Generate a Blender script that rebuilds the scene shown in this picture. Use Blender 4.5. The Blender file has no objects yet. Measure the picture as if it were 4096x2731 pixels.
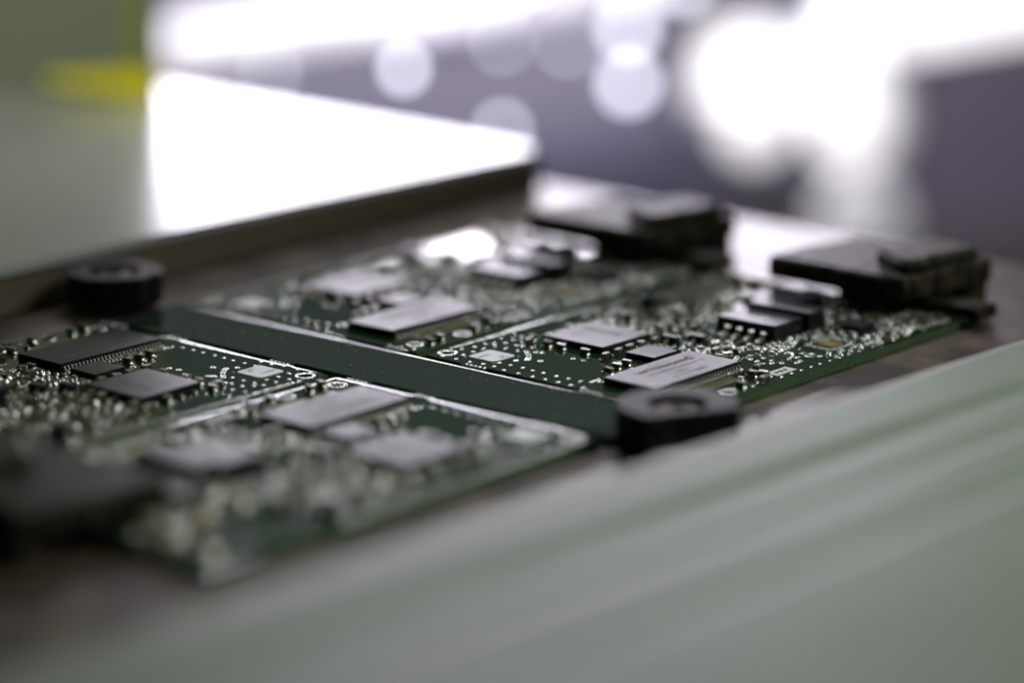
import bpy, bmesh, math, random
from mathutils import Vector, Matrix
MM = 0.001
R = math.radians
rnd = random.Random(7)
sc = bpy.context.scene
col = sc.collection

# ------------------------------------------------------------------ camera
CAM_LOC = Vector((302.166, -371.171, 130.943))
FWD = Vector((-0.63364369, 0.73188492, -0.25067934))
RGT = Vector((0.75623756, 0.65429593, -0.0012599))
UPV = Vector((-0.16309637, 0.19037146, 0.96806936))
cd = bpy.data.cameras.new('camera')
cam = bpy.data.objects.new('camera', cd)
col.objects.link(cam)
m = Matrix((RGT, UPV, -FWD)).transposed().to_4x4()
m.translation = CAM_LOC * MM
cam.matrix_world = m
cd.sensor_width = 36.0
cd.lens = 12462.9 / 4096 * 36
cd.clip_start = 0.01
cd.clip_end = 20
cd.dof.use_dof = True
cd.dof.focus_distance = 0.507
cd.dof.aperture_fstop = 4.68
sc.camera = cam
sc.view_settings.view_transform = 'Standard'
sc.view_settings.look = 'None'
sc.view_settings.exposure = 0
sc.view_settings.gamma = 1
sc.render.engine = 'CYCLES'
sc.cycles.use_denoising = True
sc.cycles.max_bounces = 6
sc.cycles.sample_clamp_indirect = 6

# ------------------------------------------------------------------ light
w = bpy.data.worlds.new('World')
sc.world = w
w.use_nodes = True
bg = w.node_tree.nodes['Background']
bg.inputs[0].default_value = (0.86, 1.0, 0.84, 1)
bg.inputs[1].default_value = 0.035


def area(name, loc, target, sx, sy, power, color=(1, 1, 1), spread=180):
    l = bpy.data.lights.new(name, 'AREA')
    l.shape = 'RECTANGLE'
    l.size = sx * MM
    l.size_y = sy * MM
    l.energy = power
    l.spread = R(spread)
    l.color = color
    o = bpy.data.objects.new(name, l)
    col.objects.link(o)
    o.location = Vector(loc) * MM
    d = (Vector(target) - Vector(loc)).normalized()
    o.rotation_euler = d.to_track_quat('-Z', 'Y').to_euler()
    return o


# F: horizontal direction the camera looks in, S: horizontal to the right
F = Vector((-0.6546, 0.7560, 0))
S = Vector((0.7560, 0.6546, 0))
def rad_to_power(L, sx, sy): return L * math.pi * sx * sy * 1e-6   # radiance -> W
base = Vector((CAM_LOC.x, CAM_LOC.y, 0))
# bright window behind the fixture, just over the top of the picture
area('window_lamp', base + F * 1050 + S * -12 + Vector((0, 0, 75)), (-40, 0, 0), 290, 56, rad_to_power(18.0, 290, 56), (0.93, 0.87, 1.0))
# added narrow-beam light that brightens the grey rail, no visible source
area('room_lamp', (330, 230, 330), (115, -10, 0), 220, 220, rad_to_power(1.15, 220, 220), (0.97, 1.0, 0.92), 44)
# added fill over the white plate, brightens the machine panel
area('plate_lamp', (-235, -30, 190), (-240, 95, 10), 100, 100, rad_to_power(2.4, 100, 100), (1.0, 1.0, 0.93), 85)
# added overhead fill that lifts the back wall
area('rear_lamp', base + F * 1000 + S * -80 + Vector((0, 0, 520)), base + F * 1230 + S * -80 + Vector((0, 0, -60)), 500, 120, rad_to_power(33.0, 500, 120), (0.95, 0.92, 1.0))

# ------------------------------------------------------------------ materials
def mat(name, base=(0.5, 0.5, 0.5), rough=0.5, metal=0.0, spec=0.5, coat=0.0, emit=None, estr=0.0,
        noise=None, bump=None, coat_rough=0.03):
    """noise=(scale per metre, other colour, contrast low, high); bump=(scale, distance mm)"""
    mt = bpy.data.materials.new(name)
    mt.use_nodes = True
    nt = mt.node_tree
    b = nt.nodes['Principled BSDF']
    b.inputs['Base Color'].default_value = (*base, 1)
    b.inputs['Roughness'].default_value = rough
    b.inputs['Metallic'].default_value = metal
    b.inputs['Specular IOR Level'].default_value = spec
    b.inputs['Coat Weight'].default_value = coat
    b.inputs['Coat Roughness'].default_value = coat_rough
    tc = nt.nodes.new('ShaderNodeTexCoord')
    if noise:
        n = nt.nodes.new('ShaderNodeTexNoise')
        n.inputs['Scale'].default_value = noise[0]
        n.inputs['Detail'].default_value = 6
        nt.links.new(tc.outputs['Object'], n.inputs['Vector'])
        r = nt.nodes.new('ShaderNodeValToRGB')
        r.color_ramp.elements[0].position = noise[2]
        r.color_ramp.elements[1].position = noise[3]
        r.color_ramp.elements[0].color = (*base, 1)
        r.color_ramp.elements[1].color = (*noise[1], 1)
        nt.links.new(n.outputs['Fac'], r.inputs['Fac'])
        nt.links.new(r.outputs['Color'], b.inputs['Base Color'])
    if bump:
        n2 = nt.nodes.new('ShaderNodeTexNoise')
        n2.inputs['Scale'].default_value = bump[0]
        n2.inputs['Detail'].default_value = 3
        nt.links.new(tc.outputs['Object'], n2.inputs['Vector'])
        bp = nt.nodes.new('ShaderNodeBump')
        bp.inputs['Strength'].default_value = 1.0
        bp.inputs['Distance'].default_value = bump[1] * MM
        nt.links.new(n2.outputs['Fac'], bp.inputs['Height'])
        nt.links.new(bp.outputs['Normal'], b.inputs['Normal'])
    if emit:
        b.inputs['Emission Color'].default_value = (*emit, 1)
        b.inputs['Emission Strength'].default_value = estr
    return mt


M = {}
M['mask'] = mat('green solder mask', (0.009, 0.022, 0.010), 0.035, spec=0.5, noise=(260, (0.012, 0.033, 0.012), 0.3, 0.7), bump=(5200, 0.0002))
M['mask_rail'] = mat('plain green solder mask', (0.018, 0.028, 0.020), 0.04, spec=0.5, noise=(300, (0.020, 0.032, 0.022), 0.3, 0.7), bump=(5200, 0.0002))
M['fibre'] = mat('cut glass fibre edge', (0.030, 0.085, 0.030), 0.75, noise=(2500, (0.16, 0.15, 0.06), 0.52, 0.72), bump=(3000, 0.05))
M['solder'] = mat('tin solder', (0.45, 0.47, 0.42), 0.24, metal=1.0)
M['tin'] = mat('plated lead', (0.50, 0.50, 0.42), 0.34, metal=1.0)
M['gold'] = mat('gold pad', (0.62, 0.48, 0.20), 0.28, metal=1.0)
M['ceramic'] = mat('tan ceramic', (0.085, 0.060, 0.014), 0.28, noise=(2600, (0.13, 0.09, 0.025), 0.35, 0.7))
M['amber'] = mat('amber resin', (0.40, 0.25, 0.03), 0.4)
M['resist'] = mat('black resistor glaze', (0.012, 0.012, 0.013), 0.25)
M['epoxy'] = mat('matt black mould epoxy', (0.017, 0.016, 0.018), 0.34, spec=0.135, noise=(3600, (0.024, 0.022, 0.024), 0.4, 0.7), bump=(9500, 0.016))
M['epoxy_smooth'] = mat('smooth black epoxy', (0.014, 0.014, 0.016), 0.30, spec=0.25, bump=(6000, 0.006))
M['laser'] = mat('laser mark', (0.085, 0.080, 0.062), 0.75, spec=0.10)
M['silk'] = mat('white silkscreen', (0.55, 0.58, 0.50), 0.55)
M['label'] = mat('pale green label', (0.26, 0.33, 0.28), 0.42, bump=(900, 0.01))
M['ink'] = mat('printed ink', (0.10, 0.11, 0.10), 0.6)
M['carrier'] = mat('brown fibre carrier', (0.030, 0.020, 0.013), 0.34, spec=0.5, noise=(95, (0.115, 0.082, 0.058), 0.42, 0.62), bump=(2400, 0.012))
M['clampdark'] = mat('dark clamp composite', (0.010, 0.009, 0.006), 0.46, spec=0.10, noise=(330, (0.060, 0.050, 0.032), 0.42, 0.62), bump=(600, 0.30))
M['knob'] = mat('worn black knob', (0.008, 0.007, 0.007), 0.5, spec=0.09, noise=(480, (0.034, 0.027, 0.025), 0.45, 0.62), bump=(1100, 0.11))
M['steel'] = mat('dull steel screw', (0.13, 0.12, 0.11), 0.5, metal=1.0)
M['rail'] = mat('white powder coated rail', (0.190, 0.228, 0.178), 0.42, spec=0.10, noise=(60, (0.210, 0.245, 0.198), 0.3, 0.7), bump=(900, 0.02))
M['plate'] = mat('glossy white rail plate', (0.30, 0.32, 0.29), 0.40, spec=0.7, coat=0.9, coat_rough=0.22, noise=(10, (0.26, 0.28, 0.255), 0.3, 0.7))
M['railside'] = mat('dark rail side', (0.26, 0.215, 0.155), 0.42)
M['panel'] = mat('olive machine panel', (0.20, 0.23, 0.155), 0.55, noise=(9, (0.23, 0.245, 0.175), 0.3, 0.7))
M['yellow'] = mat('yellow warning tape', (0.95, 0.85, 0.0), 0.5)
M['wall'] = mat('lavender grey wall', (0.40, 0.375, 0.50), 0.7, noise=(4, (0.50, 0.46, 0.58), 0.3, 0.7))
M['walldark'] = mat('dark mauve cabinet', (0.10, 0.085, 0.12), 0.7, noise=(5, (0.12, 0.10, 0.14), 0.3, 0.7))
M['hood'] = mat('black machine hood', (0.042, 0.056, 0.045), 0.8, spec=0.1)  # dark colour for the added unseen screen, also darkens the hole walls
M['purple'] = mat('deep purple cabinet', (0.085, 0.08, 0.13), 0.6)
M['cream'] = mat('pale housing', (0.62, 0.60, 0.68), 0.5)
M['bed'] = mat('grey machine bed', (0.030, 0.028, 0.028), 0.6)
M['lamp'] = mat('lit diffuser', (0.9, 0.9, 0.9), 0.5, emit=(1.0, 0.965, 1.0), estr=1.15)  # shared by the light panel and the other glowing shapes
M['lampsoft'] = mat('softly lit diffuser', (0.9, 0.9, 0.9), 0.5, emit=(0.93, 0.88, 0.98), estr=0.32)  # dim emission for the painted halos and the lower fade
M['led'] = mat('lit indicator', (0.9, 0.9, 0.9), 0.5, emit=(0.84, 0.84, 1.0), estr=6.0)

# ------------------------------------------------------------------ mesh helpers (all in mm)
class MB:
    def __init__(s):
        s.v = []; s.f = []; s.mi = []; s.sm = []
    def add(s, vs, fs, mi=0, smooth=False):
        o = len(s.v)
        s.v += [tuple(x) for x in vs]
        s.f += [tuple(i + o for i in f) for f in fs]
        s.mi += [mi] * len(fs); s.sm += [smooth] * len(fs)
    def prism(s, pts, z0, z1, bev=0.0, mi=0, mtop=None, rise=None):
        """polygon pts (ccw) from z0 to z1 with a chamfered top edge"""
        n = len(pts)
        cx = sum(p[0] for p in pts) / n; cy = sum(p[1] for p in pts) / n
        rings = [[(x, y, z0) for x, y in pts]]
        if bev > 0:
            rise = bev if rise is None else rise
            rings.append([(x, y, z1 - rise) for x, y in pts])
            ins = inset(pts, bev)
            rings.append([(x, y, z1) for x, y in ins])
        else:
            rings.append([(x, y, z1) for x, y in pts])
        vs = [p for r in rings for p in r]
        fs = []
        for k in range(len(rings) - 1):
            for i in range(n):
                j = (i + 1) % n
                fs.append((k * n + i, k * n + j, (k + 1) * n + j, (k + 1) * n + i))
        s.add(vs, fs, mi)
        t = rings[-1]
        s.add(t, [tuple(range(n))], mi if mtop is None else mtop)
        s.add(rings[0], [tuple(reversed(range(n)))], mi)
    def box(s, x0, x1, y0, y1, z0, z1, bev=0.0, mi=0):
        s.prism([(x0, y0), (x1, y0), (x1, y1), (x0, y1)], z0, z1, bev, mi)
    def dome(s, x, y, r, h, seg=12, z=0, rx=None, mi=0):
        rx = rx or r
        vs = []; fs = []
        prof = [(1.0, 0.0), (0.86, 0.45), (0.55, 0.84)]
        for pr, pz in prof:
            for i in range(seg):
                a = 2 * math.pi * i / seg
                vs.append((x + rx * pr * math.cos(a), y + r * pr * math.sin(a), z + h * pz))
        vs.append((x, y, z + h))
        for k in range(2):
            for i in range(seg):
                j = (i + 1) % seg
                fs.append((k * seg + i, k * seg + j, (k + 1) * seg + j, (k + 1) * seg + i))
        for i in range(seg):
            fs.append((2 * seg + i, 2 * seg + (i + 1) % seg, 3 * seg))
        s.add(vs, fs, mi, True)
    def lathe(s, x, y, prof, seg=32, mi=0, smooth=True, cap=True):
        vs = []; fs = []
        for r, z in prof:
            for i in range(seg):
                a = 2 * math.pi * i / seg
                vs.append((x + r * math.cos(a), y + r * math.sin(a), z))
        for k in range(len(prof) - 1):
            for i in range(seg):
                j = (i + 1) % seg
                fs.append((k * seg + i, k * seg + j, (k + 1) * seg + j, (k + 1) * seg + i))
        if cap:
            fs.append(tuple((len(prof) - 1) * seg + i for i in range(seg)))
        s.add(vs, fs, mi, smooth)
    def strip(s, pts, wdt, z0, z1, mi=0):
        """raised ribbon along a polyline"""
        for (x0, y0), (x1, y1) in zip(pts, pts[1:]):
            d = math.hypot(x1 - x0, y1 - y0) or 1
            nx, ny = -(y1 - y0) / d * wdt / 2, (x1 - x0) / d * wdt / 2
            q = [(x0 - nx, y0 - ny), (x1 - nx, y1 - ny), (x1 + nx, y1 + ny), (x0 + nx, y0 + ny)]
            s.prism(q, z0, z1, wdt * 0.3, mi)
    def mesh(s, name, mats):
        me = bpy.data.meshes.new(name)
        me.from_pydata([(a * MM, b * MM, c * MM) for a, b, c in s.v], [], s.f)
        for mt in mats if isinstance(mats, (list, tuple)) else [mats]:
            me.materials.append(mt)
        me.polygons.foreach_set('material_index', s.mi)
        me.polygons.foreach_set('use_smooth', s.sm)
        me.update()
        return me


def inset(pts, d):
    n = len(pts); out = []
    for i in range(n):
        p0, p1, p2 = Vector(pts[i - 1]), Vector(pts[i]), Vector(pts[(i + 1) % n])
        a = (p1 - p0).normalized(); b = (p2 - p1).normalized()
        na = Vector((-a.y, a.x)); nb = Vector((-b.y, b.x))
        k = na + nb
        q = p1 + k * (d / max(0.3, k.dot(na)))
        out.append((q.x, q.y))
    return out


def link(o, parent=None, loc=(0, 0, 0), rz=0.0):
    col.objects.link(o)
    if parent: o.parent = parent
    o.location = Vector(loc) * MM
    o.rotation_euler = (0, 0, rz)
    return o


def obj(name, me, parent=None, loc=(0, 0, 0), rz=0.0, kind=None, label=None):
    o = link(bpy.data.objects.new(name, me), parent, loc, rz)
    if kind: o['kind'] = kind
    if label: o['label'] = label
    return o


def empty(name, loc=(0, 0, 0), rz=0.0):
    o = bpy.data.objects.new(name, None)
    o.empty_display_size = 0.01
    return link(o, None, loc, rz)


def tag(o, label, cat, group=None):
    o['label'] = label; o['category'] = cat
    if group: o['group'] = group
    return o


def rounded(x0, x1, y0, y1, r, n=5):
    pts = []
    for cx, cy, a0 in ((x1 - r, y0 + r, -90), (x1 - r, y1 - r, 0), (x0 + r, y1 - r, 90), (x0 + r, y0 + r, 180)):
        for k in range(n + 1):
            a = R(a0 + 90 * k / n)
            pts.append((cx + r * math.cos(a), cy + r * math.sin(a)))
    return pts


def board_mesh(name, outline, holes, mats, thick=1.5, roll=0.75):
    """sheet with real holes and edges that roll off softly; mats = [top, cut edge]"""
    bm = bmesh.new()
    ins1 = inset(outline, roll); ins2 = inset(outline, roll * 0.35)
    def ring(pts, z): return [bm.verts.new((x * MM, y * MM, z * MM)) for x, y in pts]
    def loop_edges(r): return [bm.edges.new((r[i], r[(i + 1) % len(r)])) for i in range(len(r))]
    def bridge(a, b, mi, smooth=True):
        n = len(a)
        for i in range(n):
            j = (i + 1) % n
            f = bm.faces.new((a[i], a[j], b[j], b[i])); f.material_index = mi; f.smooth = smooth
    top = ring(ins1, 0)
    edges = loop_edges(top)
    hr = []
    for hx, hy, r in holes:
        c = [(hx + r * math.cos(2 * math.pi * k / 24), hy + r * math.sin(2 * math.pi * k / 24)) for k in range(24)]
        h = ring(c, 0); hr.append((c, h)); edges += loop_edges(h)
    from mathutils.geometry import delaunay_2d_cdt
    loops = [ins1] + [c for c, h in hr]
    allv = [v for r_ in [top] + [h for c, h in hr] for v in r_]
    co = [Vector(p_) for lp in loops for p_ in lp]
    ed = []; base_i = 0
    for lp in loops:
        ed += [(base_i + i, base_i + (i + 1) % len(lp)) for i in range(len(lp))]; base_i += len(lp)
    _, _, tris, _, _, _ = delaunay_2d_cdt(co, ed, [], 1, 1e-7)
    for tri in tris:
        cx = sum(co[i].x for i in tri) / 3; cy = sum(co[i].y for i in tri) / 3
        if any(math.hypot(cx - a_, cy - b_) < r_ * 0.99 for a_, b_, r_ in holes): continue
        f = bm.faces.new([allv[i] for i in tri]); f.normal_update()
        if f.normal.z < 0: f.normal_flip()
        f.material_index = 0
    res = {'geom': []}
    for g in res['geom']:
        if isinstance(g, bmesh.types.BMFace):
            g.normal_update()
            if g.normal.z < 0: g.normal_flip()
            g.material_index = 0
    r2 = ring(ins2, -roll * 0.028); r3 = ring(outline, -roll * 0.13); r4 = ring(outline, -roll * 0.13); r5 = ring(outline, -thick)
    bridge(r2, top, 0); bridge(r3, r2, 0); bridge(r5, r4, 1, False)
    for c, h in hr:
        h1 = ring(c, 0); h2 = ring(c, -thick); bridge(h1, h2, 2 if len(mats) > 2 else 1, False)
    me = bpy.data.meshes.new(name)
    bm.to_mesh(me); bm.free()
    for mt in mats: me.materials.append(mt)
    return me


# ------------------------------------------------------------------ setting
AX, AY = -7.646, -14.352           # centre of the half-turn that maps board B to board D
P = 56.37                          # board pitch

bed = MB(); bed.box(-900, 500, -500, 900, -140, -120, 0)
o = obj('floor', bed.mesh('floor', M['bed'])); o['kind'] = 'structure'
wl = MB(); wl.prism([(0, 0), (1600, 0), (1600, 20), (0, 20)], 25, 560)
upper = obj('upper_wall', wl.mesh('upper_wall', M['hood']), loc=base + F * 1236 - S * 700, rz=math.atan2(S.y, S.x))  # added unseen dark screen, dims what the boards and strip reflect
upper['kind'] = 'structure'
wl = MB(); wl.prism([(0, 0), (1600, 0), (1600, 20), (0, 20)], -120, 25)
wall = obj('back_wall', wl.mesh('back_wall', M['wall']), loc=base + F * 1240 - S * 700, rz=math.atan2(S.y, S.x))
wall['kind'] = 'structure'

# carrier plate the panel lies on
car = empty('carrier_plate', (0, 0, 0))
tag(car, 'brown speckled fibre carrier plate lying under the green circuit boards', 'carrier plate')
carm = board_mesh('carrier_base', [(-119, -149.7), (47.5, -149.7), (47.5, 121), (-119, 121)],
                  [(-105, 55, 2.0), (39.5, 62.5, 2.0), (40, 20, 1.5), (-104, -60, 2.0)], [M['carrier'], M['carrier']], thick=7, roll=0.8)
obj('base', carm, car, (0, 0, -1.55))

# ------------------------------------------------------------------ component meshes
def cap_meshes(L, W, H, body, k):
    b = MB(); b.box(-L / 2 * 0.62, L / 2 * 0.62, -W / 2, W / 2, 0.06, H, W * 0.07)
    e = MB()
    e.box(L / 2 * 0.60, L / 2, -W / 2 * 1.03, W / 2 * 1.03, 0.03, H * 1.02, W * 0.09)
    # fillet of solder: a skirt that spreads from the end to the pad
    vs = []; fs = []
    n = 6
    for t, (dx, zz, ww) in enumerate(((0.0, H * 0.66, 0.5), (0.10, H * 0.28, 0.54), (0.26, 0.10, 0.60), (0.46, 0.015, 0.66))):
        for i in range(n + 1):
            a = -1 + 2 * i / n
            vs.append((L / 2 + dx * (1 - 0.35 * a * a) * W, a * ww * W, zz * (1 - 0.35 * a * a)))
    for t in range(3):
        for i in range(n):
            q = t * (n + 1) + i
            fs.append((q, q + n + 1, q + n + 2, q + 1))
    e.add(vs, fs, 0, True)
    return b.mesh('ceramic_body', body), e.mesh('end_cap', M['solder'])

CAPS = {'c': cap_meshes(1.65, 0.9, 0.92, M['ceramic'], 0), 's': cap_meshes(1.0, 0.5, 0.5, M['ceramic'], 1),
        'r': cap_meshes(1.6, 0.8, 0.45, M['resist'], 2), 'R': cap_meshes(1.0, 0.5, 0.35, M['resist'], 3),
        'C': cap_meshes(3.2, 1.8, 1.5, M['ceramic'], 4), 'Y': cap_meshes(2.2, 1.3, 1.2, M['amber'], 5)}
CNAME = {'c': 'capacitor', 's': 'capacitor', 'r': 'resistor', 'R': 'resistor', 'C': 'large_capacitor', 'Y': 'yellow_capacitor'}


def smd(parent, kind, x, y, rz):
    b, e = CAPS[kind]
    o = obj(CNAME[kind], b, parent, (x, y, 0), R(rz + rnd.uniform(-2, 2)))
    o.rotation_euler.x = R(rnd.gauss(0, 2.0)); o.rotation_euler.y = R(rnd.gauss(0, 2.0))
    for t in (0, 180):
        obj('end_cap', e, o, (0, 0, 0), R(t))
    return o


# gull wing lead, pointing to +x from the body side at x=0, foot on the board
def lead_mesh(wd, out, z1, foot, name='lead', th=0.14):
    s = MB()
    prof = [(-0.25, z1), (out * 0.30, z1), (out * 0.46, z1 - 0.06), (out * 0.60, 0.26), (out * 0.76, 0.12), (out + foot, 0.10)]
    vs = []; fs = []
    for i, (x, z) in enumerate(prof):
        if i == 0: d = Vector((1, 0))
        elif i == len(prof) - 1: d = Vector((1, 0))
        else: d = Vector((prof[i + 1][0] - prof[i - 1][0], prof[i + 1][1] - prof[i - 1][1])).normalized()
        n = Vector((-d.y, d.x)) * th / 2
        for yy in (-wd / 2, wd / 2):
            vs.append((x + n.x, yy, z + n.y)); vs.append((x - n.x, yy, z - n.y))
    for i in range(len(prof) - 1):
        a = i * 4; b = a + 4
        fs += [(a, b, b + 2, a + 2), (a + 3, b + 3, b + 1, a + 1), (a + 1, b + 1, b, a), (a + 2, b + 2, b + 3, a + 3)]
    e = (len(prof) - 1) * 4
    fs.append((e, e + 1, e + 3, e + 2))
    s.add(vs, fs, 0, False)
    s.dome(out + foot * 0.75, 0, wd * 0.62, 0.13, 8, 0.0, rx=foot * 0.75)
    return s.mesh(name, M['tin'])

LEAD = lead_mesh(0.34, 0.55, 0.62, 0.42)
LEADBIG = lead_mesh(1.0, 1.1, 1.1, 0.9, 'lead_wide', 0.3)
LEADSOT = lead_mesh(0.5, 0.45, 0.5, 0.35, 'lead_small')


TEXTS = {}
def text(name, s, parent, x, y, z, size, rz, bold=0.0, sx=1.0, mt='laser'):
    c = bpy.data.curves.new(name, 'FONT')
    c.body = s; c.size = size * MM; c.offset = bold * MM; c.extrude = 0.004 * MM
    c.space_character = 1.08
    c.materials.append(M[mt])
    key = (s, size, bold, mt)
    if key not in TEXTS:
        tmp = bpy.data.objects.new('tmp', c); col.objects.link(tmp)
        bpy.context.view_layer.update()
        me = bpy.data.meshes.new_from_object(tmp.evaluated_get(bpy.context.evaluated_depsgraph_get()))
        me.name = name
        bpy.data.objects.remove(tmp); TEXTS[key] = me
    o = link(bpy.data.objects.new(name, TEXTS[key]), parent, (x, y, z), R(rz))
    o.scale = (sx, 1, 1)
    return o


# thin strap used by memory chip
TSX, TSY, TSH = 10.6, 22.22, 1.2
tm = MB()
tm.prism([(0.0, 0), (TSX, 0), (TSX, TSY), (0, TSY)], 0.62, 1.2, 0.10)
tm.prism(inset([(0.0, 0), (TSX, 0), (TSX, TSY), (0, TSY)], 0.08), 0.14, 0.62, 0.0)
TSOP = tm.mesh('memory_chip', M['epoxy'])
dm = MB()
dm.lathe(0, 0, [(0.75, 0.0), (0.70, 0.02), (0.60, 0.008), (0.0001, 0.006)], 28, cap=False)
DOT = dm.mesh('pin_one_mark', M['epoxy_smooth'])

QX, QY, QS = -24.8, 14.7, 12.7
SX, SY, SW, SH = -8.1, 15.65, 5.95, 6.35

# outlines of a board: its front edge (next the strip) has the shallow notches of the routing
OUT = [(-34.3, -4.5), (-27.0, -4.5), (-26.2, -4.9), (-25.0, -4.9), (-24.2, -4.5), (-1.0, -4.5), (0.4, -5.1), (3.0, -5.1), (4.2, -4.5),
       (20.3, -4.5), (20.3, 76.0), (-34.3, 76.0)]
HOLES = [(-32.0, -1.5, 1.25), (16.6, -0.9, 1.15), (19.0 - 1.2, 9.6, 1.2), (14.4, 36.4, 0.75)]
BOARD = board_mesh('circuit_board_base', OUT, HOLES, [M['mask'], M['fibre'], M['hood']])

VIAS = [(-31.2, -3.6), (-28.3, -3.5), (-25.2, -3.5), (-22.8, -3.0), (-20.4, -3.0), (-21.3, -0.7), (-18.9, -0.7), (-16.3, -0.6), (-14.0, -0.8),
        (-11.7, -0.9), (-17.7, -3.7), (-14.6, -3.7), (-11.6, -3.7), (-8.9, -3.7), (-8.8, -1.0), (-31.6, 1.7), (-31.1, 4.2), (-31.0, 6.9),
        (-30.1, 8.1), (-28.9, 6.9), (-28.8, 9.5), (-26.5, 9.6), (-26.6, 7.0), (-24.0, 7.0), (-29.1, 1.7), (-29.1, 4.3), (-29.1, -0.8),
        (-23.4, 1.4), (-6.4, -1.0), (-3.9, -0.9), (-6.2, -3.7), (-3.6, -3.7), (-2.2, -0.2), (-2.3, 0.7), (-2.3, 1.7), (-1.6, 0.9), (-1.0, -3.7),
        (19.0, 38.3), (18.9, 35.7), (18.9, 32.9), (18.9, 30.4), (18.9, 27.6), (18.9, 25.0), (15.9, -3.6), (18.7, -3.5), (13.3, -3.6),
        (15.9, 2.5), (16.1, 5.5), (12.9, 3.6), (18.8, 14.8), (18.8, 17.3), (18.9, 22.2), (18.9, 41), (18.9, 44), (18.9, 48), (18.9, 52),
        (-33.4, 3), (-33.4, 5.7), (-33.4, 8.4), (-33.4, 11), (-33.4, 14), (-33.4, 17), (-33.4, 20), (-31.8, 11.8), (-31.6, 15.1), (-29.4, 12.2),
        (-27.6, 12.3), (-29.6, 14.6), (-27.8, 16.4), (-27.5, 19.6), (-27.6, 23.0)]
RINGS = [(-22.7, 7.8), (-21.8, 7.0), (-20.6, 5.8), (-19.6, 4.6), (-19.1, 3.7), (-21.1, 8.3), (-20.2, 8.8), (-20.1, 2.1), (-16.9, 4.5),
         (-23.6, 10.4), (-25.3, 10.0), (-13.8, 9.2), (-11.9, 9.5), (-6.8, 12.5), (3.1, 28.5), (6.1, 27.4), (6.6, 26.4), (7.1, 29.8),
         (8.5, 27.9), (10.1, 27.5), (11.8, 26.8), (9.6, 29.9), (11.6, 29.4), (12.7, 28.0), (13.9, 29.2), (12.7, 33.8), (13.1, 32.3),
         (13.7, 33.8), (15.6, 30.9), (15.4, 32.2), (12.6, 36.6), (16.0, 37.0), (-0.8, 27.2), (-1.6, 31.0)]
vm = MB()
for x, y in VIAS:
    vm.dome(x, y, 0.36, 0.075, 12)
for x, y in RINGS:
    vm.lathe(x, y, [(0.52, 0.0), (0.44, 0.05), (0.32, 0.055), (0.22, 0.03), (0.20, 0.0)], 14, cap=False)
for hx, hy, r in HOLES:
    vm.lathe(hx, hy, [(r + 0.42, 0.0), (r + 0.34, 0.055), (r + 0.12, 0.06), (r + 0.005, 0.02)], 28, cap=False)
r2 = random.Random(3)
for _ in range(330):                      # vias scattered through the dense half of the board
    x = r2.uniform(-33.6, 19.4); y = r2.uniform(26, 74)
    if x > 11 and y < 47: continue
    vm.dome(x, y, r2.choice((0.26, 0.32, 0.38)), r2.uniform(0.05, 0.1), 8)
for k in range(40):
    vm.box(-33.95, -33.2, 1.0 + k * 1.25, 2.0 + k * 1.25, 0.0, 0.06, 0.16)
VIAM = vm.mesh('via_dots', M['solder'])

tr = MB()
for pl in ([(6.6, 30.8), (10.0, 30.8), (10.9, 31.9), (11.0, 36.1), (12.4, 37.3), (13.7, 37.6)],
           [(6.9, 30.3), (10.4, 30.3), (11.5, 31.5), (11.6, 35.7), (12.9, 36.8), (13.6, 37.0)],
           [(12.9, 27.9), (12.9, 30.7), (14.4, 31.8), (15.5, 32.0)], [(5.4, 31.3), (4.7, 33.8)], [(5.9, 31.0), (5.3, 33.6)],
           [(7.0, 26.5), (6.6, 29.4)], [(7.5, 26.3), (7.1, 29.2)], [(-0.5, 31.6), (0.6, 34.4)], [(0.2, 31.0), (1.2, 33.6)]):
    tr.strip(pl, 0.16, 0.0, 0.022)
for k in range(34):                       # fine parallel tracks under the mask
    x = -32.5 + k * 0.55
    tr.strip([(x, 28 + (k % 5)), (x + 2, 36 + (k % 7)), (x + 2, 52 + (k % 6))], 0.16, 0.0, 0.018, mi=1)
for k in range(16):
    tr.strip([(11.4 + k * 0.42, 13.5 + (k % 3)), (11.9 + k * 0.42, 24.5 - k % 4)], 0.15, 0.0, 0.016, mi=1)
for k in range(20):
    tr.strip([(-19 + k * 0.8, 27.4), (-19 + k * 0.8, 30.5), (-17.5 + k * 0.8, 33.5)], 0.2, 0.0, 0.018, mi=1)
TRACK = tr.mesh('track', [M['solder'], M['mask']])

# fine pitch bare footprint: rows of small solder mounds round a gold pad
fp = MB()
fp.box(10.7, 14.0, 43.2, 46.2, 0.0, 0.03, 0.02, mi=1)
for k in range(12):
    t = 0.5 * k
    fp.dome(9.6 + 0.1, 41.9 + t * 0.98, 0.16, 0.16, 8, rx=0.34); fp.dome(15.1, 41.9 + t * 0.98, 0.16, 0.16, 8, rx=0.34)
    fp.dome(9.7 + t * 0.98, 41.3, 0.34, 0.16, 8, rx=0.16); fp.dome(9.7 + t * 0.98, 48.0, 0.34, 0.16, 8, rx=0.16)
FOOT = fp.mesh('footprint', [M['solder'], M['gold']])

bumpm = MB(); bumpm.dome(0, 0, 0.48, 0.30, 14)
BUMP = bumpm.mesh('solder_bump', M['solder'])
bumpm = MB(); bumpm.dome(0, 0, 0.55, 0.42, 14, rx=1.05)
BUMPL = bumpm.mesh('solder_bump_long', M['solder'])

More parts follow.
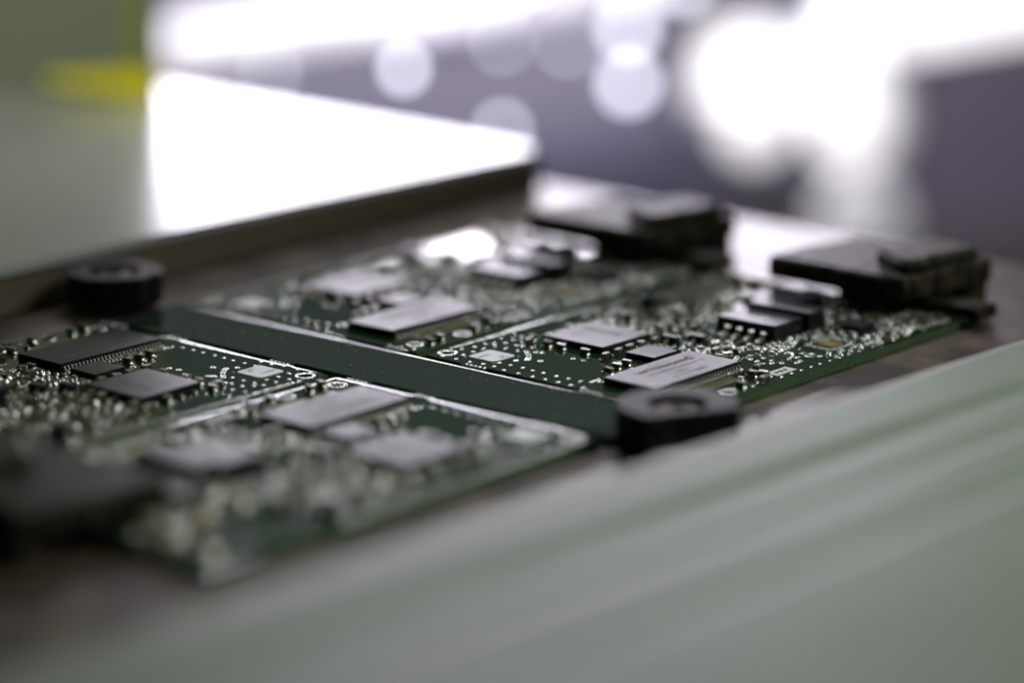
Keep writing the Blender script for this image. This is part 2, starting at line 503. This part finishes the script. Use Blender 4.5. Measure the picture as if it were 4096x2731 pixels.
lb = MB(); lb.prism(rounded(-2.95, 2.95, -2.85, 2.85, 0.9), 0.0, 0.13, 0.05, rise=0.03)
STICK = lb.mesh('sticker', M['label'])
sk = MB()
sk.strip([(-3.5, -3.1), (-3.5, -2.3)], 0.1, 0, 0.02); sk.strip([(-3.5, -3.1), (-2.8, -3.1)], 0.1, 0, 0.02)
sk.strip([(3.5, 3.1), (3.5, 2.3)], 0.1, 0, 0.02); sk.strip([(3.5, 3.1), (2.8, 3.1)], 0.1, 0, 0.02)
sk.strip([(3.5, -3.1), (3.5, -2.3)], 0.1, 0, 0.02); sk.strip([(3.5, -3.1), (2.8, -3.1)], 0.1, 0, 0.02)
SILK = sk.mesh('corner_print', M['silk'])
wp = MB(); wp.prism([(15.6, 22.2), (18.0, 22.2), (18.0, 27.6), (15.6, 27.6)], 0.0, 0.05, 0.04)
for k in range(3): wp.box(16.35, 17.25, 23.3 + k * 1.15, 24.05 + k * 1.15, 0.05, 0.056, 0, mi=1)
WIN = wp.mesh('white_print', [M['silk'], M['mask']])

def chip_box(name, x0, x1, y0, y1, h, mt='epoxy', bev=0.07):
    s = MB(); s.box(x0, x1, y0, y1, 0.08, h, bev); return s.mesh(name, M[mt])

conn = MB()
conn.box(-6, 23.0, 73.2, 79.5, 0.0, 2.2, 0.25)
for k in range(22): conn.box(-4.6 + k * 1.2, -4.0 + k * 1.2, 72.5, 73.2, 0.02, 0.5, 0.03, mi=1)
CONN = conn.mesh('connector', [M['clampdark'], M['tin']])
wcon = MB()
wcon.box(-33.6, -31.2, 60, 71, 0, 0.9, 0.05)
goldf = MB()
for k in range(24): goldf.box(17.1, 19.4, 0.2 + k * 0.62 * 1.0, 0.62 + k * 0.62, 0.0, 0.03, 0.01)
GOLDF = goldf.mesh('pad_row', mat('masked copper', (0.14, 0.13, 0.03), 0.3))

# densely populated areas, the same on every board
DENSE = []
def dense(n, x0, x1, y0, y1, kinds, seed, mind=1.5):
    q = random.Random(seed)
    t = 0
    while n > 0 and t < 4000:
        t += 1
        x, y = q.uniform(x0, x1), q.uniform(y0, y1)
        if any(abs(x - a) < mind * 1.25 and abs(y - b) < mind for a, b, _, _ in DENSE): continue
        if any(ax - 1.1 < x < bx + 1.1 and ay - 1.1 < y < by + 1.1 for ax, bx, ay, by in KEEP): continue
        DENSE.append((x, y, q.choice(kinds), q.choice((0, 90)))); n -= 1
KEEP = [(-7.9, 4.3, 36.2, 53.2), (-13.2, -2.5, 54.5, 64.2), (-10.3, -7.2, 26.6, 30.4), (-7.2, -4.0, 30.4, 34), (6.2, 12.4, 53.6, 58.8),
        (QX, QX + QS, QY, QY + QS), (SX, SX + SW, SY, SY + SH), (9.2, 15.5, 41, 48.5), (-30.5, -25.8, 44, 49.5), (-32.5, -19.5, 51.5, 68), (13.4, 15.4, 35.4, 37.4)]
dense(48, -30, -9, 28.6, 45, 'ccsrcsbB', 5, 1.4)
dense(50, -32, -9, 28.4, 47, 'bbbsb', 6, 0.95)
dense(26, -9, 5, 23.5, 36, 'csrbB', 8, 1.35)
dense(22, -9, 5, 23.5, 36, 'bb', 9, 0.9)
dense(40, -32.5, -9, 45, 73, 'ccCrsbYc', 11, 1.8)
dense(40, -18, -8, 46, 72, 'bb', 12, 0.95)
dense(22, -2, 6, 53, 72, 'csrbb', 17, 1.5)
dense(110, 5.5, 18.6, 49.5, 71.5, 'bbbbcbBbs', 13, 1.15)
dense(26, 5.2, 9.2, 34.5, 49, 'bbbB', 21, 1.05)
dense(12, 15.4, 18.3, 38, 49, 'bb', 22, 1.1)
dense(3, 11, 18, 12.5, 21.5, 'bs', 23, 1.6)

FIX = [(-22.4, 12.8, 'c', 0), (-19.3, 12.7, 'c', 0), (-14.2, 12.7, 'c', 0), (-10.0, 12.8, 'c', 90), (-10.2, 16.4, 'c', 90), (-10.4, 19.7, 'c', 90),
       (-10.3, 22.7, 'c', 90), (-10.1, 26.0, 'c', 90), (-25.9, 12.0, 'c', 90), (-27.0, 14.2, 'c', 0), (-26.4, 17.5, 's', 0), (-26.5, 20.5, 's', 0),
       (-26.4, 23.4, 'c', 0), (-26.6, 26.2, 's', 0), (-4.5, 11.6, 'c', 0), (-4.3, 8.8, 'c', 0), (-3.7, 6.0, 'c', 0), (-1.7, 9.4, 's', 0),
       (-1.5, 6.4, 's', 0), (13.4, 23.4, 'c', 90), (15.0, 19.6, 'c', 0), (16.5, 20.6, 'c', 0), (18.3, 18.0, 'c', 90), (17.6, 9.7 + 3.4, 'c', 0),
       (17.4, 4.5, 'c', 0), (17.9, 1.3, 'c', 0), (12.6, 19.6, 's', 90), (-17.0, 28.6, 'c', 90), (-19.6, 28.7, 'r', 90), (-14.6, 28.6, 'c', 90),
       (3.6, 32.6, 'B', 0), (6.2, 32.9, 'B', 0), (8.9, 33.2, 'B', 0), (11.7, 34.8, 'B', 90), (2.5, 39.0, 'b', 0), (5.6, 36.8, 'b', 0)]
SOTS = [(-8.8, 28.6), (-5.7, 32.0)]


def build_board(root, bare=True):
    obj('base', BOARD, root)
    o = obj('via_dots', VIAM, root, kind='stuff')
    o = obj('track', TRACK, root, kind='stuff')
    obj('footprint', FOOT, root, kind='stuff')
    obj('white_print', WIN, root)
    obj('pad_row', GOLDF, root, (-4.6, 2, 0), kind='stuff')
    # label
    s = obj('sticker', STICK, root, (-24.9, 1.55, 0), 0, label='pale green sticker with rounded corners')
    obj('corner_print', SILK, s)
    text('print', '29', s, 1.0, 1.6, 0.14, 1.9, -90, 0.05, mt='ink')
    text('print', 'MAT1', s, -0.6, -2.3, 0.14, 1.1, 90, 0.03, mt='ink')
    # memory chip
    t = obj('memory_chip', TSOP, root)
    obj('pin_one_mark', DOT, t, (8.4, 1.9, 1.195))
    for k in range(27):
        y = TSY / 2 + (k - 13) * 0.8
        obj('lead', LEAD, t, (TSX, y, 0))
        obj('lead', LEAD, t, (0, y, 0), math.pi)
    text('lettering', 'winbond', t, 3.7, 4.6, 1.2, 2.45, 90, 0.09, 1.58)
    text('lettering', 'W9864G6KH-6', t, 5.6, 5.0, 1.2, 1.35, 90, 0.02, 1.55)
    text('lettering', '1639H', t, 7.3, 8.6, 1.2, 1.35, 90, 0.02, 1.2)
    text('lettering', '6327470003', t, 9.0, 7.2, 1.2, 1.35, 90, 0.02, 1.2)
    # square processor
    q = obj('processor_chip', QMESH, root)
    text('lettering', 'SILICON', q, QX + 2.2, QY + 7.7, 1.12, 1.9, 0, 0.09, 1.0)
    text('lettering', '88i9455', q, QX + 1.8, QY + 4.6, 1.12, 1.0, 0, 0.0, 1.1)
    text('lettering', 'TLA2', q, QX + 2.6, QY + 3.0, 1.12, 1.0, 0, 0.0, 1.1)
    obj('pin_one_mark', DOT, q, (QX + 1.6, QY + 1.6, 1.115)).scale = (0.6, 0.6, 1)
    obj('small_chip', SMESH, root)
    # driver chips
    d = obj('driver_chip', D1, root)
    for k in range(4):
        obj('lead', LEADBIG, d, (-5.0 + k * 2.5, 39.9, 0), -math.pi / 2)
    d = obj('tall_driver_chip', D2, root)
    for k in range(4):
        obj('lead', LEADBIG, d, (-5.0 + k * 2.5, 53.2, 0), math.pi / 2)
    d = obj('driver_chip', D3, root)
    for k in range(4):
        obj('lead', LEADBIG, d, (-13.2, 55.7 + k * 2.2, 0), math.pi)
    obj('coil', COIL, root)
    if bare: obj('ground_pad', GPAD, root, label='bare tinned pad shining near the clamped end')
    obj('controller_chip', D4, root)
    obj('edge_connector', CONN, root)
    for x, y in SOTS:
        d = obj('transistor', SOT, root, (x, y, 0))
        obj('lead', LEADSOT, d, (0, -0.65, 0), -math.pi / 2)
        obj('lead', LEADSOT, d, (-0.95, 0.65, 0), math.pi / 2)
        obj('lead', LEADSOT, d, (0.95, 0.65, 0), math.pi / 2)
    for x, y, k, rz in FIX + DENSE:
        if k == 'b':
            obj('solder_bump', BUMP, root, (x, y, 0)).scale = (rnd.uniform(.8, 1.2),) * 3
        elif k == 'B':
            obj('solder_bump', BUMPL, root, (x, y, 0), R(rz))
        else:
            smd(root, k, x, y, rz)


QMESH = chip_box('processor_chip', QX, QX + QS, QY, QY + QS, 1.12, 'epoxy', 0.05)
SMESH = chip_box('small_chip', SX, SX + SW, SY, SY + SH, 0.85, 'epoxy', 0.05)
D1 = chip_box('driver_chip', -7.8, 4.3, 40.1, 48.4, 2.5, 'epoxy_smooth', 0.12)
D2 = chip_box('tall_driver_chip', -7.8, 5.3, 48.6, 53.2, 3.3, 'epoxy_smooth', 0.15)
D3 = chip_box('driver_chip_far', -13.2, -3.0, 54.6, 64.0, 2.5, 'epoxy_smooth', 0.12)
D4 = chip_box('controller_chip', 6.4, 12.2, 53.8, 58.6, 1.0, 'epoxy', 0.05)
def coil(x, y, r, h):
    s = MB(); s.box(x - r, x + r, y - r, y + r, 0.05, 0.5, 0.1)
    s.lathe(x, y, [(r * .55, .5), (r * .55, h * .75), (r * .9, h * .8), (r * .9, h), (r * .8, h + .06)], 20)
    return s.mesh('coil', M['epoxy_smooth'])
COIL = coil(-28.2, 46.8, 1.9, 1.7)
s = MB(); s.prism([(-32.3, 55), (-30.5, 52.2), (-20.5, 51.2), (-18.8, 53), (-20.2, 62), (-24.5, 68.5), (-32.3, 69.0)], 0.0, 0.09, 0.3, rise=0.05)
GPAD = s.mesh('ground_pad', mat('tinned copper pour', (0.62, 0.60, 0.54), 0.20, metal=1.0, bump=(500, 0.01)))
s = MB(); s.box(-1.5, 1.5, -0.68, 0.68, 0.1, 1.0, 0.1); SOT = s.mesh('transistor', M['epoxy_smooth'])

BOARDS = [('tag', (0, 0, 0), 0, 'green circuit board under the right rear clamp, its pale label in sharp focus'),
          ('a', (-P, 0, 0), 0, 'green circuit board under the left rear clamp, along the glossy white rail plate'),
          ('c', (2 * AX - P, 2 * AY, 0), math.pi, 'green circuit board in the shade in front of the left round knob, with yellow spots'),
          ('d', (2 * AX, 2 * AY, 0), math.pi, 'blurred green circuit board nearest to the grey rail in front, before the strip')]
for _, loc, rz, lab in BOARDS:
    root = empty('circuit_board', loc, rz)
    tag(root, lab, 'circuit board', 'four alike circuit boards held by one strip')
    build_board(root, rz == 0)

# ------------------------------------------------------------------ the strip that joins the boards
stp = empty('joining_strip')
tag(stp, 'plain dark green strip joining the four circuit boards between two round knobs', 'strip')
y0, y1 = 2 * AY + 6.35, -6.35
outl = [(-91.0, y0), (-80, y0), (19.8, y0), (19.8, y1), (-91.0, y1)]
obj('base', board_mesh('strip_base', outl, [(-86, -20.5, 0.9)], [M['mask_rail'], M['fibre']]), stp)
tabs = [(-22.9, 0), (1.5, 0), (16.5, 0), (-22.9 - P, 0), (1.5 - P, 0), (16.0 - P, 0)]
tb = MB()
for x, _ in tabs:
    for sgn in (0, 1):
        xs = x if not sgn else 2 * AX - x - P
        ya, yb = (-6.5, -4.35) if not sgn else (2 * AY + 4.35, 2 * AY + 6.5)
        tbm = MB(); tbm.box(xs - 2.4, xs + 2.4, ya, yb, -1.45, -0.012, 0.05)
        tt = obj('tab', tbm.mesh('tab', M['mask_rail']), stp)
        bm2 = MB()
        yy = -4.75 if not sgn else 2 * AY + 4.75
        for k in range(5): bm2.dome(xs - 1.9 + k * 0.95, yy, 0.3, 0.07, 8, z=-0.012)
        obj('perforation', bm2.mesh('perforation', M['solder']), tt, kind='stuff')
dust = MB(); q = random.Random(4)
for _ in range(70):
    x, y = q.uniform(-80, 18), q.uniform(-21, -7); r = q.uniform(0.03, 0.09)
    dust.dome(x, y, r, r * .8, 6)
obj('dust', dust.mesh('dust', M['silk']), stp, kind='stuff')

# ------------------------------------------------------------------ round knobs
def knob(x, y, rz, lab, rad, flat):
    root = empty('round_knob', (x, y, 0), rz)
    tag(root, lab, 'knob', 'round black hold-down knobs')
    pts = []
    for k in range(48):
        a = 2 * math.pi * k / 48
        px, py = rad * math.cos(a), rad * math.sin(a)
        pts.append((min(px, flat), py))
    s = MB()
    n = len(pts)
    rings = [[(a, b, 0.15) for a, b in pts], [(a, b, 5.0) for a, b in pts], [(a * .965, b * .965, 5.4) for a, b in pts]]
    for rr, zz in ((4.7, 5.4), (4.5, 5.2), (4.5, 4.0)):
        rings.append([(rr * math.cos(2 * math.pi * k / 48), rr * math.sin(2 * math.pi * k / 48), zz) for k in range(48)])
    vs = [p for r in rings for p in r]; fs = []
    for k in range(len(rings) - 1):
        for i in range(n):
            j = (i + 1) % n
            fs.append((k * n + i, k * n + j, (k + 1) * n + j, (k + 1) * n + i))
    fs.append(tuple(5 * n + i for i in range(n)))
    s.add(vs, fs)
    obj('body', s.mesh('knob_body', M['knob']), root)
    s = MB()
    s.lathe(0, 0, [(3.4, 4.0), (3.4, 4.5), (3.1, 4.7), (1.5, 4.75)], 28, cap=False)
    s.lathe(0, 0, [(1.5, 4.75), (1.5, 4.1), (0.001, 4.05)], 6, cap=False, smooth=False)
    obj('screw', s.mesh('knob_screw', M['steel']), root)
    return root

knob(-101.5, -12.2, R(-35), 'round black knob beside the glossy white plate, holding the far end of the strip', 8.5, 8.1)
knob(27.6, -16.2, R(-30), 'round black knob half hidden by the grey rail, at the near end of the strip', 9.3, 5.7)

# ------------------------------------------------------------------ rectangular clamps
def clamp(x, y, rz, lab, tail=0):
    root = empty('clamp_block', (x, y, 0), rz)
    tag(root, lab, 'clamp', 'dark stepped clamps over the board ends')
    s = MB(); s.prism([(-16.3, 66.5), (12.3, 66.5), (12.8, 73), (15.0, 90), (-13, 90), (-16.0, 78)], 3.1, 7.0, 0.5)
    obj('finger', s.mesh('finger', M['clampdark']), root)
    s = MB(); s.prism([(0.5, 75.5), (8.0, 70.5), (11.0, 70.0), (13.8, 87.5), (2.5, 89.8)], 7.0, 9.4, 0.9)
    obj('arm', s.mesh('arm', M['clampdark']), root)
    if tail:
        s = MB(); s.box(-12, 15.5, 86, 90 + tail, -1.5, 11.0, 0.8)
        obj('tail', s.mesh('tail', M['clampdark']), root)
    s = MB(); s.box(-12.5, 14.5, 83, 89.5, -1.5, 3.1, 0)
    obj('foot', s.mesh('foot', M['clampdark']), root)
clamp(0, 0, 0, 'dark stepped clamp at the right rear, over the end of the sharply focused circuit board')
clamp(-P, 0, 0, 'dark stepped clamp in the middle rear, between the white plate and the right rear clamp')
clamp(2 * AX, 2 * AY, math.pi, 'dark blurred clamp over the board end nearest the grey rail in front')
clamp(2 * AX - P, 2 * AY, math.pi, 'dark blurred clamp over the near end of the shaded circuit board')

# ------------------------------------------------------------------ rails
lr = empty('white_rail_plate')
tag(lr, 'wide glossy white rail plate behind the left knob, mirroring the bright window', 'rail')
s = MB(); s.prism([(-340, -300), (-112.4, -300), (-112.4, 114.5), (-113.6, 117.5), (-117, 119), (-340, 121)], 5.0, 6.6, 1.1)
obj('plate', s.mesh('rail_plate', M['plate']), lr)
s = MB(); s.box(-330, -112.9, -299, 117.5, -9, 5.0, 0)
obj('side', s.mesh('rail_side', M['railside']), lr)

rr = empty('grey_rail', (49.0, 46.0, 0), R(-2.0))
tag(rr, 'pale grey grooved rail in the foreground running along the carrier plate', 'rail')
prof = [(0, -8), (0, 5.6), (0.25, 6.5), (1.0, 7.0), (2.2, 7.15), (14, 7.2), (15.2, 7.0), (16.6, 6.5), (18.5, 6.5), (20, 7.1), (27, 7.3), (28.2, 7.0), (30.5, 7.0), (32, 7.4),
        (42, 7.6), (43.5, 7.25), (46, 7.25), (47.5, 7.6), (62, 7.8), (140, 8.0), (140, -8)]
vs = []; n = len(prof)
for y in (-420, 130):
    vs += [(x, y, z) for x, z in prof]
s = MB(); s.add(vs, [(i, i + 1, i + 1 + n, i + n) for i in range(n - 1)] + [tuple(range(n)), tuple(reversed(range(n, 2 * n)))], 0, False)
me = s.mesh('rail_profile', M['rail'])
obj('profile', me, rr)

# ------------------------------------------------------------------ machine panel standing on the white plate
pn = empty('machine_panel', (-217, 104, 6.65), math.atan2(-20.0, -40.0) + math.pi - R(0))
tag(pn, 'olive green machine panel with a yellow strip, standing on the white plate', 'machine panel')
s = MB(); s.box(-190, 0, 0, 5, 5.5, 300, 0.0)
obj('sheet', s.mesh('panel_sheet', M['panel']), pn)
s = MB(); s.add([(-26, -.4, 3.2), (.2, -.4, 0), (.2, -.4, 7.2), (-26, -.4, 4.6), (-26, 5.4, 3.2), (.2, 5.4, 0), (.2, 5.4, 7.2), (-26, 5.4, 4.6)], [(0, 1, 2, 3), (7, 6, 5, 4), (3, 2, 6, 7), (1, 0, 4, 5), (0, 3, 7, 4), (2, 1, 5, 6)])
obj('yellow_strip', s.mesh('yellow_strip', M['yellow']), pn)
s = MB(); s.box(-190, 0, 0.1, 5, 0, 5.4, 0.0)
obj('dark_skirt', s.mesh('dark_skirt', M['panel']), pn)
s = MB(); s.box(-6, -2, -0.5, -0.05, 7.6, 299, 0.0)
obj('yellow_edge', s.mesh('yellow_edge', mat('olive yellow edge', (0.30, 0.31, 0.06), .5)), pn)


# ------------------------------------------------------------------ background machine
def at(x, y, d):
    return CAM_LOC + d * (FWD + RGT * ((x - 2048) / 12462.9) + UPV * ((1365.5 - y) / 12462.9))


def beam(name, a, b, r, mt, seg=20, parent=None):
    a, b = Vector(a), Vector(b)
    d = (b - a).normalized()
    u = d.orthogonal().normalized(); v = d.cross(u)
    s = MB(); vs = []; fs = []
    L = (b - a).length
    prof = [(0.0, 0.0)] + [(r * math.sin(R(t)), r * (1 - math.cos(R(t)))) for t in (30, 60, 90)] + [(r * math.sin(R(t)), L - r * (1 - math.cos(R(t)))) for t in (90, 60, 30)] + [(0.0, L)]
    for rr_, t in prof:
        for i in range(seg):
            an = 2 * math.pi * i / seg
            p_ = a + d * t + (u * math.cos(an) + v * math.sin(an)) * rr_
            vs.append(p_)
    for k in range(len(prof) - 1):
        for i in range(seg):
            j = (i + 1) % seg
            fs.append((k * seg + i, k * seg + j, (k + 1) * seg + j, (k + 1) * seg + i))
    s.add(vs, fs, 0, True)
    return obj(name, s.mesh(name, mt), parent)


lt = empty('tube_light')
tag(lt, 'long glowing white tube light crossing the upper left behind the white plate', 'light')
beam('tube', at(655, 185, 960), at(2750, -125, 1120), 5.9, M['lamp'], parent=lt)  # reflected light on a glossy plate, built as a glowing bar
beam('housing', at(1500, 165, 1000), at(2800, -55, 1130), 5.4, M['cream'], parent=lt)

gl = empty('lamp_cluster')  # white emitting shapes, round and upright
tag(gl, 'cluster of glowing white round and upright lamps right of the tube light', 'lamp')
beam('globe', at(2985, 275, 1010), at(3020, 285, 1015), 14.5, M['lamp'], parent=gl)
beam('shade', at(3000, 250, 1060), at(3010, 560, 1060), 20.0, M['lampsoft'], parent=gl)  # soft halo put in as a larger, dimmer emitting shape
beam('shade', at(3420, 250, 1065), at(3440, 700, 1065), 17.0, M['lampsoft'], parent=gl)  # second painted halo, behind the right-hand shapes
beam('bulb', at(3020, 420, 1010), at(3000, 640, 1010), 10.4, M['lamp'], parent=gl)
beam('bulb', at(3380, 200, 1020), at(3410, 670, 1010), 12.5, M['lamp'], parent=gl)
beam('bulb', at(3400, 80, 1020), at(3330, 300, 1020), 12.0, M['lamp'], parent=gl)
beam('stand', at(3430, 700, 1030), at(3450, 1100, 1030), 15.0, M['lampsoft'], parent=gl)  # light fading out below, put in as a dim glowing column

pl = MB(); a, b, c, d = at(3200, -260, 1040), at(4500, -260, 1040), at(4500, 60, 1040), at(3640, 200, 1040)
e = at(3330, 40, 1040)
back = FWD * 12
vs = [a, b, c, d, e] + [v + back for v in (a, b, c, d, e)]
pl.add(vs, [(4, 3, 2, 1, 0), (5, 6, 7, 8, 9)] + [(i, (i + 1) % 5, 5 + (i + 1) % 5, 5 + i) for i in range(5)])
o = obj('light_panel', pl.mesh('light_panel', M['lamp']))
tag(o, 'bright white light panel cut off by the upper right corner', 'light')


def cab(name, x0, x1, ytop, ybot, d, mt, lab, slope=0, depth=60):
    a, b = at(x0, ybot, d), at(x1, ybot + slope * (x1 - x0), d)
    c, e = at(x1, ytop + slope * (x1 - x0), d), at(x0, ytop, d)
    fb = F * depth
    s = MB(); s.add([a, b, c, e, a + fb, b + fb, c + fb, e + fb], [(0, 1, 2, 3), (7, 6, 5, 4), (3, 2, 6, 7), (1, 0, 4, 5), (0, 3, 7, 4), (2, 1, 5, 6)])
    o = obj(name, s.mesh(name, mt)); tag(o, lab, 'cabinet'); return o
cab('mauve_cabinet', 3640, 5200, -3000, 2600, 1170, M['walldark'], 'dark mauve cabinet behind the right rear clamp, under the light panel')
cab('purple_cabinet', 1950, 2790, 690, 1500, 1160, M['purple'], 'low deep purple cabinet behind the middle rear clamp', slope=-0.13)
cab('grey_post', 2740, 2900, -700, 1500, 1165, M['walldark'], 'dark upright post left of the glowing lamp cluster')

for k, (x, y, d, r, lab) in enumerate([(1615, 275, 850, 2.4, 'single round indicator light glowing above the white plate'),
                      (2515, 115, 1000, 3.6, 'upper one of two stacked round indicator lights'),
                      (2515, 335, 1000, 3.6, 'lower one of two stacked round indicator lights'),
                      (2730, -60, 1000, 3.2, 'round indicator light cut off by the top edge of the picture'),
                      (2010, 520, 930, 2.0, 'round indicator light just above the corner of the white plate'),
                      (2010, 170, 1000, 1.5, 'faint round light left of the two stacked indicator lights'),
                      (2270, 180, 1000, 1.5, 'faint round light close beside the two stacked indicator lights'),
                      (1080, 285, 960, 1.5, 'faint round light under the left part of the tube light')]):
    root = empty('indicator_light', at(x, y, d), math.atan2(F.y, F.x))
    tag(root, lab, 'indicator light', 'round indicator lights on the machine')
    s = MB(); vs = []; fs = []
    sg = 20
    for rr_, xx in ((r, 0), (r * .7, -r * .5), (0.001, -r * .7)):
        vs += [(xx, rr_ * math.cos(2 * math.pi * i / sg), rr_ * math.sin(2 * math.pi * i / sg)) for i in range(sg)]
    for kk in range(2):
        for i in range(sg):
            j = (i + 1) % sg
            fs.append((kk * sg + i, kk * sg + j, (kk + 1) * sg + j, (kk + 1) * sg + i))
    s.add(vs, fs, 0, True)
    obj('lens', s.mesh('lens', M['led']), root)
    s = MB(); vs = []; fs = []
    for rr_, xx in ((r * 1.02, 0), (r * 1.25, 0), (r * 1.25, 14), (r * 1.02, 14)):
        vs += [(xx, rr_ * math.cos(2 * math.pi * i / sg), rr_ * math.sin(2 * math.pi * i / sg)) for i in range(sg)]
    for kk in range(3):
        for i in range(sg):
            j = (i + 1) % sg
            fs.append((kk * sg + i, kk * sg + j, (kk + 1) * sg + j, (kk + 1) * sg + i))
    s.add(vs, fs)
    obj('collar', s.mesh('collar', M['walldark']), root)
